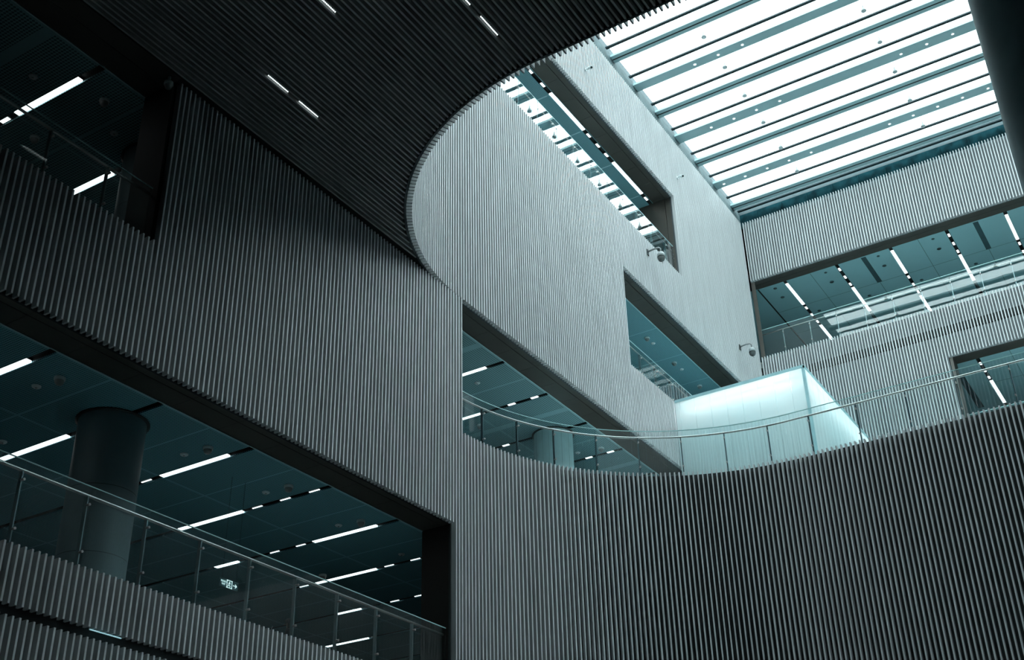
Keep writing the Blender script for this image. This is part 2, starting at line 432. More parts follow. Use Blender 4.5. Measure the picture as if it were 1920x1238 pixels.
def ex4(m):
    for k in range(-6, 1): m.box(36.95 + k * MOD - 0.02, 36.95 + k * MOD + 0.02, 16.2, 28, LINT[4] - 0.003, LINT[4] + 0.01, 2)
ceiling_sheet('ceiling_4', 22, 46, 15.93, 28, LINT[4], CE3, [16.03], 1, ex4, 'deep teal ceiling in the top window opening')
DY = [13.63 - MOD * k for k in range(0, 11)]
def ex5(m):
    for k in range(11):
        yj = 12.42 - MOD * k
        if k % 2 == 0: m.box(46.75, 57, yj - 0.008, yj + 0.008, DLINT - 0.002, DLINT + 0.01, 3)
        else: m.box(49.3, 57, yj - 0.008, yj + 0.008, DLINT - 0.002, DLINT + 0.01, 3); m.box(46.80, 49.28, yj - 0.11, yj + 0.11, DLINT - 0.003, DLINT + 0.01, 3)
    for xj in (49.29, 51.74, 54.2):
        for ya, yb in zip([14.98] + DY, DY + [-12.0]): m.box(xj - 0.008, xj + 0.008, yb + 0.09, ya - 0.09, DLINT - 0.002, DLINT + 0.01, 3)
    m.box(46.75, 57, 14.90, 14.97, DLINT - 0.004, DLINT + 0.01, 1)
ceiling_sheet('ceiling_5', 46.74, 58, -12, 28, DLINT, CE4, DY, 1, ex5, 'smooth teal ceiling with black light slots in the end wall opening')
def ex6(m):
    for yj in (5.03, 0.12): m.box(46.73, 57, yj - 0.008, yj + 0.008, 24.498, 24.51, 3)
    m.box(47.9, 51.5, 7.25 - 0.13, 7.25 + 0.13, 24.497, 24.51, 3)
    for k in range(7): m.box(49.28, 49.3, 6.28 - MOD * (k + 1) + 0.09, 6.28 - MOD * k - 0.09, 24.498, 24.51, 3)
ceiling_sheet('ceiling_6', 46.73, 58, -12, 28, 24.5, CE4, [6.28 - MOD * k for k in range(8)], 1, ex6, 'smooth teal ceiling in the short opening of the end wall')
# partition closing the storeys behind the left wall from those behind the end wall
sbox('wall_inner', 45.99, 46.3, 15.3, 28, 14, 30.6)
sbox('wall_inner_back', 22, 46, 24.0, 24.2, 14.05, 30.7)

# ------------------------------------------------------------------ skylight (window_1)
win = bpy.data.objects.new('window_1', None); COL.objects.link(win); struct(win, 'large skylight of white glass bays between grey beams over the hall')
y0s, y1s = YR, 15.10
def wpart(name, m, mat): return m.build(name, mat, win)
bays = [(32.93, 33.35, 1), (34.93, 35.39, 0), (36.95, 37.40, 1), (38.86, 39.43, 0), (40.92, 41.40, 1), (42.93, 43.46, 0), (44.99, 45.46, 1)]
bays = [(a - 2.02 * k - 0.0, b - 2.02 * k, t) for k in (8, 6, 4, 2) for a, b, t in bays[:2]] + bays
for a, b, dbl in bays:
    m = MB()
    if dbl:
        mid = a + (b - a) * 0.5
        m.box(a, mid - 0.035, y0s, y1s, ZG, ZG + 0.10); m.box(mid + 0.035, b, y0s, y1s, ZG, ZG + 0.10); m.box(mid - 0.035, mid + 0.035, y0s, y1s, ZG + 0.001, ZG + 0.08, 1)
    else: m.box(a, b, y0s, y1s, ZG, ZG + 0.10)
    wpart('roof_beam', m, [BEAMM, SLOTM])
thin = [16.2 + 2.02 * k for k in range(8)] + [32.39, 34.40, 36.41, 38.36, 40.36, 42.33, 44.30, 45.64]
for x in thin:
    m = MB(); m.box(x - 0.065, x + 0.065, y0s, 15.0, ZG - 0.03, ZG + 0.03); wpart('blind_rail', m, RAILDK)
m = MB(); m.box(XN - 0.2, 46.10, y0s, y1s, ZG + 0.14, ZG + 0.16)
wpart('pane', m, ROOFG)
# recessed spotlights in the wide beams
grp = 'spotlights in the skylight beams'
spot0 = None
def mk_spot():
    t = thing('recessed_spotlight', 'small round bright spotlight set in a grey skylight beam', 'spotlight', (0, 0, 0), 0, grp)
    m = MB(); m.lathe((0, 0, 0), [(0.075, 0.012), (0.075, -0.012), (0.055, -0.014), (0.055, 0.008)], 16); m.build('bezel', WHITEP, t)
    m = MB(); m.lathe((0, 0, 0), [(0.0, -0.006), (0.055, -0.006), (0.055, 0.006), (0, 0.006)], 16); m.build('lens', LEDM, t)
    return t
rows = {35.16: [12.45, 11.44, 10.42], 39.15: [13.5, 12.46, 11.44, 10.41, 5.32, 4.30, 3.29], 43.20: [14.66, 13.62, 12.56, 11.53, 10.50, 7.0, 5.98, 4.95, 3.92, 2.88]}
rlab = {35.16: 'in the grey beam nearest the curved soffit', 39.15: 'in the middle of the three spotlit skylight beams', 43.20: 'in the spotlit skylight beam nearest the end wall'}
for x, ys in rows.items():
    for i, y in enumerate(ys):
        lab = 'bright round spotlight, %s from left, ' + rlab[x]; lab = lab % (['first', 'second', 'third', 'fourth', 'fifth', 'sixth', 'seventh', 'eighth', 'ninth', 'tenth'][i])
        if spot0 is None: spot0 = mk_spot(); spot0.location = (x, y, ZG - 0.014); spot0['label'] = lab
        else: dup(spot0, (x, y, ZG - 0.014), lab, grp)
# pendant detectors
grp = 'cone detectors hanging from the skylight'
det0 = None
bayname = ['first', 'second', 'third', 'fourth', 'fifth', 'sixth']
for ri, (yy, xs) in enumerate(((11.34, [33.43, 35.45, 37.47, 39.50, 41.51, 43.51]), (5.74, [35.46, 37.46, 39.46, 41.53, 43.51]))):
    for i, x in enumerate(xs):
        lab = 'cone detector hanging in the skylight, %s down the %s row' % (bayname[i], ('left', 'right')[ri])
        if det0 is None:
            det0 = thing('pendant_detector', lab, 'detector', (x, yy, ZG + 0.10), 0, grp)
            m = MB(); m.tube([(0, 0, 0.04), (0, 0, -0.42)], 0.006, 6); m.build('rod', WHITEP, det0)
            m = MB(); m.lathe((0, 0, -0.62), [(0.015, 0.30), (0.03, 0.16), (0.10, 0.02), (0.10, 0.0), (0, 0)], 16); m.build('cone', WHITEP, det0)
        else: dup(det0, (x, yy, ZG + 0.10), lab, grp)

# ------------------------------------------------------------------ ceiling lights
def strip_light(name, label, L, axis, z, a0, c, group):
    """linear light with two diffuser pieces; axis 0 = along x, 1 = along y; a0 start, c cross position"""
    loc = (a0, c, z) if axis == 0 else (c, a0, z)
    t = thing(name, label, 'ceiling light', loc, 0 if axis == 0 else pi / 2, group)
    w = 0.062
    m = MB(); m.box(0, L, -w - 0.01, w + 0.01, 0.03, 0.08); m.build('housing', BLKP, t)
    s = L * 0.64
    for a, b in ((0.0, s - 0.006), (s + 0.006, L)):
        m = MB(); m.box(a, b, -w, w, -0.004, 0.029); m.build('diffuser', STRIP, t)
    return t
def dot_light(label, loc, axis, group, n=5, proto=[None]):
    if proto[0] is None:
        t = thing('slot_downlight', label, 'ceiling light', loc, 0 if axis == 0 else pi / 2, group)
        m = MB(); m.box(-0.16, 0.16, -0.045, 0.045, 0.01, 0.05); m.build('housing', BLKP, t)
        for k in range(5):
            m = MB(); m.box(-0.145 + k * 0.06, -0.145 + k * 0.06 + 0.044, -0.016, 0.016, -0.002, 0.009); m.build('lens', LEDM, t)
        proto[0] = t; return t
    return dup(proto[0], loc, label, group, 0 if axis == 0 else pi / 2)
def bar_light(label, loc, axis, group, proto=[None]):
    if proto[0] is None:
        t = thing('slot_spotlight', label, 'ceiling light', loc, 0 if axis == 0 else pi / 2, group)
        m = MB(); m.box(-0.15, 0.15, -0.05, 0.05, 0.01, 0.05); m.build('housing', BLKP, t)
        m = MB(); m.box(-0.12, 0.12, -0.042, 0.042, -0.004, 0.009); m.build('lens', STRIP, t)
        proto[0] = t; return t
    return dup(proto[0], loc, label, group, 0 if axis == 0 else pi / 2)
ordn = ['first', 'second', 'third', 'fourth', 'fifth', 'sixth', 'seventh', 'eighth', 'ninth', 'tenth']
# lower left opening (z 11.71): slots run along y
z = LINT[1] + 0.005
near = {11.23: 'leftmost long strip light of the lower left ceiling, at the frame edge', 16.13: 'long strip light right of the round column, upper of the two beside it',
        21.04: 'long strip light nearest the right jamb of the lower left opening'}
for x, lab in near.items(): strip_light('strip_light', 'white ' + lab, 1.88, 1, z, 16.62, x, 'strip lights of the lower left ceiling')
far = {13.68: 'long white strip light left of the round column', 18.59: 'long white strip light crossing the glass balustrade right of the round column', 23.49: 'long white strip light deep in the lower left opening beside the jamb'}
for x, lab in far.items(): strip_light('strip_light', lab, 1.95, 1, z, 18.52, x, 'strip lights of the lower left ceiling')
for x, lab in ((21.04, 'short white strip light seen through the glass under the exit sign line'), (25.94, 'short white strip light seen low through the glass near the jamb')):
    strip_light('strip_light', lab, 0.75 if x < 22 else 0.85, 1, z, 20.95, x, 'strip lights of the lower left ceiling')
strip_light('strip_light', 'short white strip light at the far back of the lower left opening', 1.6, 1, z, 22.6, 28.4, 'strip lights of the lower left ceiling')
G = 'five-dot downlights in the slots of the lower left ceiling'
for x, ys in ((18.59, (16.42, 17.25, 18.07)), (23.49, (17.27, 18.09)), (16.13, (18.95,)), (21.04, (18.91, 19.74)), (25.94, (18.93, 19.75)), (23.49, (20.9,))):
    for y in ys: dot_light('row of five tiny white dots in a black slot of the lower left ceiling', (x, y, z), 1, G)
# upper left opening (z 18)
z = LINT[2] + 0.005
strip_light('strip_light', 'long bright strip light in the dark upper left opening, upper one', 1.9, 1, z, 16.6, 11.11, 'strip lights of the upper left ceiling')
strip_light('strip_light', 'bright strip light in the dark upper left opening, lower one behind the glass', 1.5, 1, z, 18.42, 13.57, 'strip lights of the upper left ceiling')
for i, y in enumerate((18.86,)): bar_light('short bright lamp at the lower end of the upper left strip light', (11.11, y, z), 1, 'slot lamps of the upper left ceiling')
# ceiling behind the curved balcony
strip_light('strip_light', 'white strip light cut by the wall edge above the curved balustrade', 1.9, 1, z, 16.6, 25.83, 'strip lights behind the curved balcony')
strip_light('strip_light', 'white strip light seen through the glass at the left end of the curved balustrade', 1.9, 1, z, 18.40, 28.28, 'strip lights behind the curved balcony')
for x, ys in ((28.28, (16.42, 17.24)), (33.19, (16.42, 17.24)), (30.74, (19.0, 19.8))):
    for y in ys: bar_light('short white lamp in a black slot of the ceiling behind the curved balcony', (x, y, z), 1, 'slot lamps behind the curved balcony')
# top window opening: slot along x
z = LINT[4] + 0.005
for a, lab in ((29.55, 'left long white strip light in the top window opening'), (34.42, 'right long white strip light in the top window opening')):
    strip_light('strip_light', lab, 2.48, 0, z, a, 16.03, 'strip lights in the top window opening')
for x in (28.15, 29.0, 32.42, 33.15, 33.85, 37.3):
    bar_light('short white lamp in the black slot of the top window opening', (x, 16.03, z), 0, 'slot lamps in the top window opening')
# end wall, long opening
z = DLINT + 0.005
G = 'strip lights in the long opening of the end wall'
for k in range(5):
    y = 13.63 - MOD * k; nm = ['first', 'second', 'third', 'fourth', 'fifth'][k]
    if k % 2 == 0:
        strip_light('strip_light', 'bright strip light by the lintel, %s slot from the left in the end wall opening' % nm, 2.22, 0, z, 47.02, y, G)
        for x in (49.62, 50.40, 51.18): bar_light('short white lamp between strips in the end wall slots', (x, y, z), 0, 'slot lamps in the end wall opening')
        strip_light('strip_light', 'far strip light low in the %s slot of the end wall opening' % nm, 2.3, 0, z, 51.62, y, G)
    else:
        for x in (47.20, 47.98, 48.72): bar_light('short white lamp near the lintel in the end wall slots', (x, y, z), 0, 'slot lamps by the end wall lintel')
        strip_light('strip_light', 'bright strip light crossing the glass, %s slot from the left in the end wall opening' % nm, 2.55, 0, z, 49.08, y, G)
# short opening
z = 24.505
strip_light('strip_light', 'white strip light in the short opening at the right edge', 2.5, 0, z, 49.1, 6.28, 'strip lights in the short end wall opening')
strip_light('strip_light', 'white strip light cut by the right edge of the frame in the short opening', 2.3, 0, z, 47.4, 3.83, 'strip lights in the short end wall opening')
for x in (47.25, 48.0, 48.72): bar_light('short white lamp in the slot of the short end wall opening', (x, 6.28, z), 0, 'slot lamps in the short end wall opening')
# LED dot strips in the soffit
def led_strip(label, x0, x1, y, proto=[None]):
    if proto[0] is None:
        t = thing('led_dot_strip', label, 'soffit light', (x0, y, 18.03), 0, 'dotted light strips in the slatted soffit')
        m = MB(); m.box(-0.03, 0.62, -0.02, 0.02, 0.012, 0.05); m.build('housing', BLKP, t)
        for k in range(15):
            m = MB(); m.lathe((0.5 * 0 + k * 0.0405, 0, 0), [(0, -0.006), (0.0125, -0.004), (0.0125, 0.012), (0, 0.012)], 10); m.build('led_dot', LEDM, t)
        proto[0] = t; return t
    return dup(proto[0], (x0, y, 18.03), label)
yA, yB, yC = 14.86 - PITCH * 11.5, 14.86 - PITCH * 29.5, 14.86 - PITCH * 47.5
for lab, x, y in (('dotted light strip in the soffit, upper of the left pair', 13.10, yA), ('dotted light strip in the soffit, lower of the left pair', 14.03, yA),
                  ('dotted light strip in the soffit cut by the top edge, left of centre', 11.90, yB), ('dotted light strip in the soffit right of centre, whole one near the top', 14.07, yC),
                  ('dotted light strip barely in frame above the right of centre strip', 13.12, yC)):
    led_strip(lab, x, 0, y)

# ------------------------------------------------------------------ ceiling devices
def dome(label, loc, group, proto=[None]):
    if proto[0] is None:
        t = thing('dome_camera', label, 'dome camera', loc, 0, group)
        m = MB(); m.lathe((0, 0, 0), [(0.10, 0.0), (0.10, -0.05), (0.085, -0.06)], 20); m.build('base', WHITEP, t)
        m = MB(); m.lathe((0, 0, 0), [(0.085, -0.06), (0.08, -0.10), (0.055, -0.135), (0.0, -0.15)], 20); m.build('dome', GREYP, t)
        proto[0] = t; return t
    return dup(proto[0], loc, label, group)
def disc(label, loc, group, proto=[None], r=0.085):
    if proto[0] is None:
        t = thing('smoke_detector', label, 'smoke detector', loc, 0, group)
        m = MB(); m.lathe((0, 0, 0), [(r, 0.0), (r, -0.012), (r * 0.8, -0.03), (0, -0.032)], 20); m.build('body', WHITEP, t)
        m = MB(); m.lathe((0, 0, 0), [(0.02, -0.031), (0.018, -0.045), (0, -0.047)], 12); m.build('sensor', GREYP, t)
        proto[0] = t; return t
    return dup(proto[0], loc, label, group)
z = LINT[1]
for x, y, lab in ((11.95, 16.67, 'white dome device on the ceiling above the round column, left'), (15.6, 16.65, 'white dome device just right of the round column top'),
                  (18.03, 16.66, 'white dome device in the middle of the lower left ceiling'), (20.55, 16.68, 'white dome device on the lower left ceiling nearest the jamb'),
                  (23.03, 19.88, 'dim dome device low behind the glass line near the jamb')):
    dome(lab, (x, y, z), 'dome devices on the lower left ceiling')
for x, y, lab in ((11.93, 17.27, 'small white disc on the ceiling above the round column, left'), (15.57, 17.28, 'small white disc beside the dome right of the round column'),
                  (18.02, 17.30, 'small white disc beside the middle dome of the lower left ceiling'), (20.49, 17.29, 'small white disc beside the dome nearest the jamb'),
                  (22.94, 17.29, 'dim disc on the lower left ceiling right by the jamb'), (13.12, 19.72, 'teal disc at the left frame edge above the balustrade')):
    disc(lab, (x, y, z), 'discs on the lower left ceiling')
z = LINT[2]
for x, y, lab in ((11.8, 16.68, 'dark dome device right of the strip light in the upper left opening'), (11.8, 18.79, 'dark dome device below the strip light in the upper left opening'),
                  (28.94, 18.83, 'white dome device seen through the glass near the left end of the curved balustrade'), (32.7, 16.51, 'white dome device seen through the curved glass right of the column')):
    dome(lab, (x, y, z), 'dome devices on second floor ceilings')
for x, y, lab in ((10.54, 17.29, 'dark disc above the strip light in the upper left opening'), (12.62, 17.31, 'dark disc above the lower strip light in the upper left opening'),
                  (26.48, 17.31, 'white disc on the ceiling below the cut strip light by the wall edge'), (32.59, 17.34, 'small disc on the ceiling right of the column behind the curved glass')):
    disc(lab, (x, y, z), 'discs on second floor ceilings')
z = LINT[3]
for x, lab in ((37.43, 'left'), (39.88, 'middle'), (42.33, 'right')):
    dome('white dome device in the middle window opening, the %s one of three' % lab, (x, 16.60, z), 'dome devices in the middle window')
for x, lab in ((37.95, 'left'), (40.57, 'right')):
    disc('small white disc in the middle window opening, the %s one of two' % lab, (x, 16.60, z), 'discs in the middle window')
z = DLINT
def ring(label, loc, r, proto=[None]):
    g = 'round grilles on the end wall opening ceiling'
    if proto[0] is None:
        t = thing('ceiling_grille', label, 'ceiling grille', loc, 0, g)
        m = MB(); m.lathe((0, 0, 0), [(0.085, 0.0), (0.085, -0.012), (0.06, -0.016), (0.06, -0.002)], 18); m.build('rim', JOINT, t)
        m = MB(); m.lathe((0, 0, 0), [(0, -0.006), (0.06, -0.006), (0.06, 0.0), (0, 0.0)], 18); m.build('mesh_disc', FASC, t)
        proto[0] = t; return t
    return dup(proto[0], loc, label, g, None, (r, r, r))
for k in range(4):
    nm = ['first', 'second', 'third', 'fourth'][k]
    ring('small dark ring near the lintel, %s bay of the end wall ceiling from the left' % nm, (47.08, 14.22 - MOD * k * 0.99, z), 0.8)
    ring('larger dark ring in the %s bay of the end wall ceiling from the left' % nm, (48.02, 14.22 - MOD * k if k == 0 else 14.28 - MOD * k, z), 1.1)
    ring('dark ring past the first joint, %s bay of the end wall ceiling' % nm, (50.2, 13.2 - MOD * k, z), 1.0)

# ------------------------------------------------------------------ wall cameras
def ptz(label, x):
    t = thing('ptz_camera', label, 'security camera', (x, 14.995, 26.2), 0, None)
    m = MB(); m.box(-0.07, 0.07, -0.03, 0.0, -0.12, 0.12); m.build('wall_plate', BLKP, t)
    m = MB(); m.tube([(0, -0.02, 0.03), (0, -0.30, 0.06), (0, -0.46, 0.05), (0, -0.52, -0.02), (0, -0.52, -0.16)], [0.035, 0.035, 0.033, 0.03, 0.03], 10); m.build('bracket', GREYP, t)
    m = MB(); m.lathe((0, -0.52, -0.16), [(0.0, 0.0), (0.05, 0.0), (0.10, -0.04), (0.135, -0.10), (0.14, -0.22), (0.0, -0.221)], 22); h = m.build('housing', CAMG, t)
    m = MB(); m.lathe((0, -0.52, -0.38), [(0.142, 0.0), (0.142, -0.03), (0.12, -0.031)], 22); m.build('seal_band', BLKP, h)
    m = MB(); m.lathe((0, -0.52, -0.41), [(0.135, 0.0), (0.13, -0.07), (0.10, -0.13), (0.05, -0.165), (0, -0.172)], 22); m.build('dome', CAMD, t)
    m = MB(); m.tube([(0.12, -0.52, -0.36), (0.15, -0.50, -0.45), (0.09, -0.52, -0.60)], 0.012, 6); m.build('cable', BLKP, t)
    return t
ptz('large pendant dome camera on the bright slatted wall under the top window opening', 34.55)
ptz('large pendant dome camera on the bright slatted wall just above the glowing box', 43.32)
def smallcam(label, loc, dirv):
    t = thing('bullet_camera', label, 'security camera', loc, 0, None)
    m = MB(); m.box(-0.05, 0.05, -0.02, 0, -0.05, 0.05); m.build('wall_plate', WHITEP, t)
    m = MB(); m.tube([(0, -0.01, 0), (0, -0.14, 0.0)], 0.02, 8); m.build('bracket', WHITEP, t)
    m = MB(); d = Vector(dirv).normalized(); c = Vector((0, -0.18, 0))
    m.tube([c - d * 0.12, c + d * 0.14], [0.055, 0.06], 12); b = m.build('body', WHITEP, t)
    m = MB(); m.tube([c + d * 0.13, c + d * 0.145], 0.045, 12); m.build('lens', BLKP, b)
    return t
smallcam('small white camera high on the bright wall beside the curved soffit edge', (30.45, 15.0, 32.05), (-0.4, -0.7, -0.5))
smallcam('small white camera high on the bright wall halfway to the end wall', (38.35, 14.99, 32.05), (-0.4, -0.7, -0.5))
t = thing('dome_camera', 'dark dome camera on the panel at the corner of the slatted soffit, upper left', 'dome camera', (12.03, 15.08, 17.86), 0, None)
m = MB(); m.lathe((0, 0, 0), [(0.03, 0.16), (0.03, 0.0), (0.09, 0.0), (0.095, -0.05), (0.08, -0.08)], 18); m.build('base', WHITEP, t)
m = MB(); m.lathe((0, 0, 0), [(0.08, -0.08), (0.06, -0.14), (0, -0.16)], 18); m.build('dome', GREYP, t)

# ------------------------------------------------------------------ columns
def column(label, x, y, z0, z1, r, mat, collar=True, joints=True):
    t = thing('round_column', label, 'column', (x, y, z0))
    m = MB(); m.lathe((0, 0, 0), [(r, 0), (r, z1 - z0)], 48)
    m.build('shaft', mat, t)
    if collar:
        m = MB(); m.lathe((0, 0, z1 - z0), [(r - 0.01, -0.03), (r + 0.06, -0.03), (r + 0.06, -0.002), (r - 0.01, -0.002)], 48); m.build('collar', BLKP, t)
    if not joints: return t
    m = MB()
    for k in (0.3, 0.62): m.lathe((0, 0, (z1 - z0) * k), [(r + 0.0015, 0), (r + 0.0015, 0.012)], 48)
    m.build('joint_line', DARKST, t)
    return t
column('big round concrete column behind the lower left balustrade', 13.75, 17.32, FLR[1], LINT[1], 0.63, CONC)
column('round column in shadow in the upper left opening', 13.75, 17.32, FLR[2], LINT[2], 0.63, CONC)
column('round column behind the curved glass balustrade', 30.93, 17.32, FLR[2], LINT[2], 0.63, TRIMW)
column('huge dark column cut by the right edge of the frame', 13.4, 0.80 * 13.4 / 12.5 - 0.74, 0.0, 18.0, 0.72, COLLIFT, False, False)

# ------------------------------------------------------------------ glass balustrades
def balustrade(label, pts, sill, zrail, ztop, zb, posts, postside=0.11, railr=0.028, pm=None):
    """pts: list of (x, y) joints in order, void on the right-hand side; posts outside"""
    t = thing('glass_balustrade', label, 'balustrade', (pts[0][0][0], pts[0][0][1], zb))
    ox, oy, oz = t.location
    for pr in pts:                                   # each pr: polyline of one panel
        m = MB(); n = len(pr)
        for i in range(n - 1):
            a, b = Vector(pr[i]), Vector(pr[i + 1]); d = (b - a).normalized(); nn = Vector((-d.y, d.x)); e0 = 0.012 if i == 0 else 0; e1 = 0.012 if i == n - 2 else 0
            a = a + d * e0; b = b - d * e1
            q = [a - nn * 0.008, b - nn * 0.008, b + nn * 0.008, a + nn * 0.008]
            m.hexa([(p.x - ox, p.y - oy, 0) for p in q], [(p.x - ox, p.y - oy, ztop - 0.006 - zb) for p in q])
        g = m.build('glass_panel', GLASS, t)
        m = MB()
        for i in range(n - 1):
            a, b = Vector(pr[i]), Vector(pr[i + 1]); d = (b - a).normalized(); nn = Vector((-d.y, d.x))
            q = [a - nn * 0.009, b - nn * 0.009, b + nn * 0.009, a + nn * 0.009]
            m.hexa([(p.x - ox, p.y - oy, ztop - 0.006 - zb) for p in q], [(p.x - ox, p.y - oy, ztop + 0.012 - zb) for p in q])
        m.build('top_edge', EDGE, g)
    allp = [p for pr in pts for p in pr[:-1]] + [pts[-1][-1]]
    def off(i, o):
        a = Vector(allp[max(i - 1, 0)]); b = Vector(allp[min(i + 1, len(allp) - 1)]); d = (b - a).normalized()
        return Vector(allp[i]) + Vector((-d.y, d.x)) * o
    m = MB(); m.tube([(off(i, 0.07).x - ox, off(i, 0.07).y - oy, zrail - zb) for i in range(len(allp))], railr, 10); m.build('handrail', STEEL, t)
    for i, pr in enumerate(pts):
        a, b = Vector(pr[0]), Vector(pr[1]); d = (b - a).normalized(); nn = Vector((-d.y, d.x))
        m = MB(); m.obox((a.x - ox, a.y - oy), (d.x, d.y), (nn.x, nn.y), -0.012, 0.012, 0.035, postside, 0, zrail - zb - 0.02)
        po = m.build('post', pm or POSTM, t)
        for zz in (zrail - 0.17, zb + 0.45):
            m = MB(); c = a + nn * 0.0
            m.tube([(c.x - nn.x * 0.03 - ox, c.y - nn.y * 0.03 - oy, zz - zb), (c.x + nn.x * 0.05 - ox, c.y + nn.y * 0.05 - oy, zz - zb)], 0.022, 10)
            m.build('clamp', STEEL, po)
    return t
def line_panels(p0, p1, first, step):
    a = Vector(p0); b = Vector(p1); L = (b - a).length; d = (b - a) / L; xs = [0.0]; s = first
    while s < L - 0.05:
        if s > 0.05: xs.append(s)
        s += step
    xs.append(L)
    return [[tuple(a + d * xs[i]), tuple(a + d * xs[i + 1])] for i in range(len(xs) - 1)]
balustrade('glass balustrade along the lower left opening with a slim steel handrail', line_panels((-7.0, 15.25), (21.93, 15.25), 10.62 + 7 - 1.2665 * 13, 1.2665), 0, 9.13, 9.265, 7.72, None)
balustrade('dark glass balustrade in the upper left opening', line_panels((-7.0, 15.25), (12.18, 15.25), 9.9 + 7 - 1.2665 * 13, 1.2665), 0, 15.32, 15.42, 14.02, None)
Rg = 6.56
angs = [math.atan2(y - CY, x - CX) for x, y in ((23.41, 15.05), (24.54, 14.75), (25.56, 14.26), (26.53, 13.52), (27.34, 12.67), (27.93, 11.67), (28.38, 10.6), (28.61, 9.46))]
angs = [pi / 2 - 0.035] + angs + [0.0]
cp = []
for a0, a1 in zip(angs[:-1], angs[1:]):
    cp.append([(CX + Rg * math.cos(a0 + (a1 - a0) * i / 6), CY + Rg * math.sin(a0 + (a1 - a0) * i / 6)) for i in range(7)])
ys = [CY, 8.33, 7.05, 5.76, 4.48, 3.20, 1.92, 0.64, -0.64, -1.92, -3.2, -4.5, -5.8, -7.1, -8.4, -9.7, -11.9]
cp[-1] = cp[-1] + [(CX + Rg, 8.33)]; ys = ys[1:]
cp += [[(CX + Rg, a), (CX + Rg, b)] for a, b in zip(ys[:-1], ys[1:])]
balustrade('long curved glass balustrade on top of the curved slatted wall', cp, 0, 15.335, 15.50, 14.0, None, pm=POSTD)
balustrade('glass balustrade in the middle window opening beside the glowing box', line_panels((32.42, 15.25), (43.4, 15.25), 1.3, 1.2265), 0, 21.62, 21.76, 20.4, None)
balustrade('glass balustrade mirroring the skylight in the top window opening', line_panels((22.4, 15.25), (37.7, 15.25), 1.1, 1.2265), 0, 28.15, 28.32, 26.7, None)
balustrade('glass balustrade along the long opening of the end wall', line_panels((46.10, 14.95), (46.10, -11.9), 1.07, 1.2265), 0, 28.10, 28.30, 26.7, None)
balustrade('glass balustrade in the short opening at the right edge of the end wall', line_panels((46.10, 7.08), (46.10, -11.9), 1.07, 1.2265), 0, 21.75, 21.92, 20.4, None)

# ------------------------------------------------------------------ glowing frosted box on the deck
bx0, bx1, by0, by1, bz0, bz1 = 35.56, 45.7, 10.18, 14.95, 14.02, 20.48
t = thing('glass_lantern_box', 'large glowing frosted glass box standing on the deck behind the curved balustrade', 'glass box', (bx0, by1, bz0))
def P(m, *b): m.box(b[0] - bx0, b[1] - bx0, b[2] - by1, b[3] - by1, b[4] - bz0, b[5] - bz0)
ysm = [14.95, 14.78, 14.21, 13.62, 13.04, 12.47, 11.88, 11.30, 10.73, 10.28]
for a, b in zip(ysm[1:], ysm[:-1]):
    m = MB(); P(m, bx0 + 0.02, bx0 + 0.045, a + 0.004, b - 0.004, bz0, bz1 - 0.10); m.build('frosted_panel', FROST, t)
x = bx0 + 0.1
while x < bx1:
    m = MB(); P(m, x + 0.004, min(x + 0.576, bx1), by0 + 0.02, by0 + 0.045, bz0, bz1 - 0.10); m.build('frosted_panel', FROST, t); x += 0.58
m = MB(); P(m, bx0, bx1, by0, by1, bz1 - 0.03, bz1); P(m, bx0, bx0 + 0.05, by0, by1, bz1 - 0.10, bz1 - 0.03); P(m, bx0, bx1, by0, by0 + 0.05, bz1 - 0.10, bz1 - 0.03)
m.build('roof_plate', FTRIM, t)
m = MB(); P(m, bx0 + 0.01, bx0 + 0.10, by0 + 0.01, by0 + 0.10, bz0, bz1 - 0.1); m.build('corner_post', FTRIM, t)
m = MB(); P(m, bx0 + 0.9, bx1 - 0.1, by0 + 0.9, by1 - 0.05, bz0, bz1 - 0.9); m.build('inner_core', FTRIM, t)
for nm, b in (('lamp_tube', (bx0 + 0.26, bx0 + 0.32, by0 + 0.35, by1 - 0.25, bz1 - 0.42, bz1 - 0.36)), ('lamp_tube', (bx0 + 0.4, bx1 - 0.6, by0 + 0.36, by0 + 0.42, bz1 - 0.42, bz1 - 0.36))):
    m = MB(); P(m, *b); m.build(nm, TUBE, t)

# ------------------------------------------------------------------ exit sign
t = thing('exit_sign', 'small pale exit sign with a running figure and an arrow behind the lower left glass', 'exit sign', (17.18, 17.3, 9.42), 0)
m = MB(); m.box(-0.25, 0.25, -0.015, 0.015, -0.09, 0.09); m.build('panel', solid('sign_teal', (0.16, 0.36, 0.38), 0.3), t)
SG = emis('sign_white', (0.75, 1.0, 1.0), 0.9)
m = MB()
for a in ((-0.075, 0.075, 0.068, 0.08), (-0.075, 0.075, -0.08, -0.068), (-0.075, -0.063, -0.08, 0.08), (0.063, 0.075, -0.08, 0.08)): m.box(a[0], a[1], -0.02, -0.0155, a[2], a[3])
m.box(-0.01, 0.012, -0.02, -0.0155, 0.03, 0.052)
def stroke(a, b, w=0.012):
    a = Vector(a); b = Vector(b); d = (b - a).normalized(); n = Vector((-d.y, d.x)) * w / 2
    q = [a - n, b - n, b + n, a + n]
    m.hexa([(p.x, -0.02, p.y) for p in q], [(p.x, -0.0155, p.y) for p in q])
for a, b in (((-0.005, 0.028), (-0.015, -0.01)), ((-0.015, -0.01), (0.02, -0.03)), ((0.02, -0.03), (0.012, -0.06)), ((-0.015, -0.01), (-0.03, -0.04)), ((-0.03, -0.04), (-0.05, -0.045)),
             ((-0.005, 0.024), (0.03, 0.01)), ((-0.005, 0.024), (-0.035, 0.01))): stroke(a, b)
m.build('pictogram', SG, t)
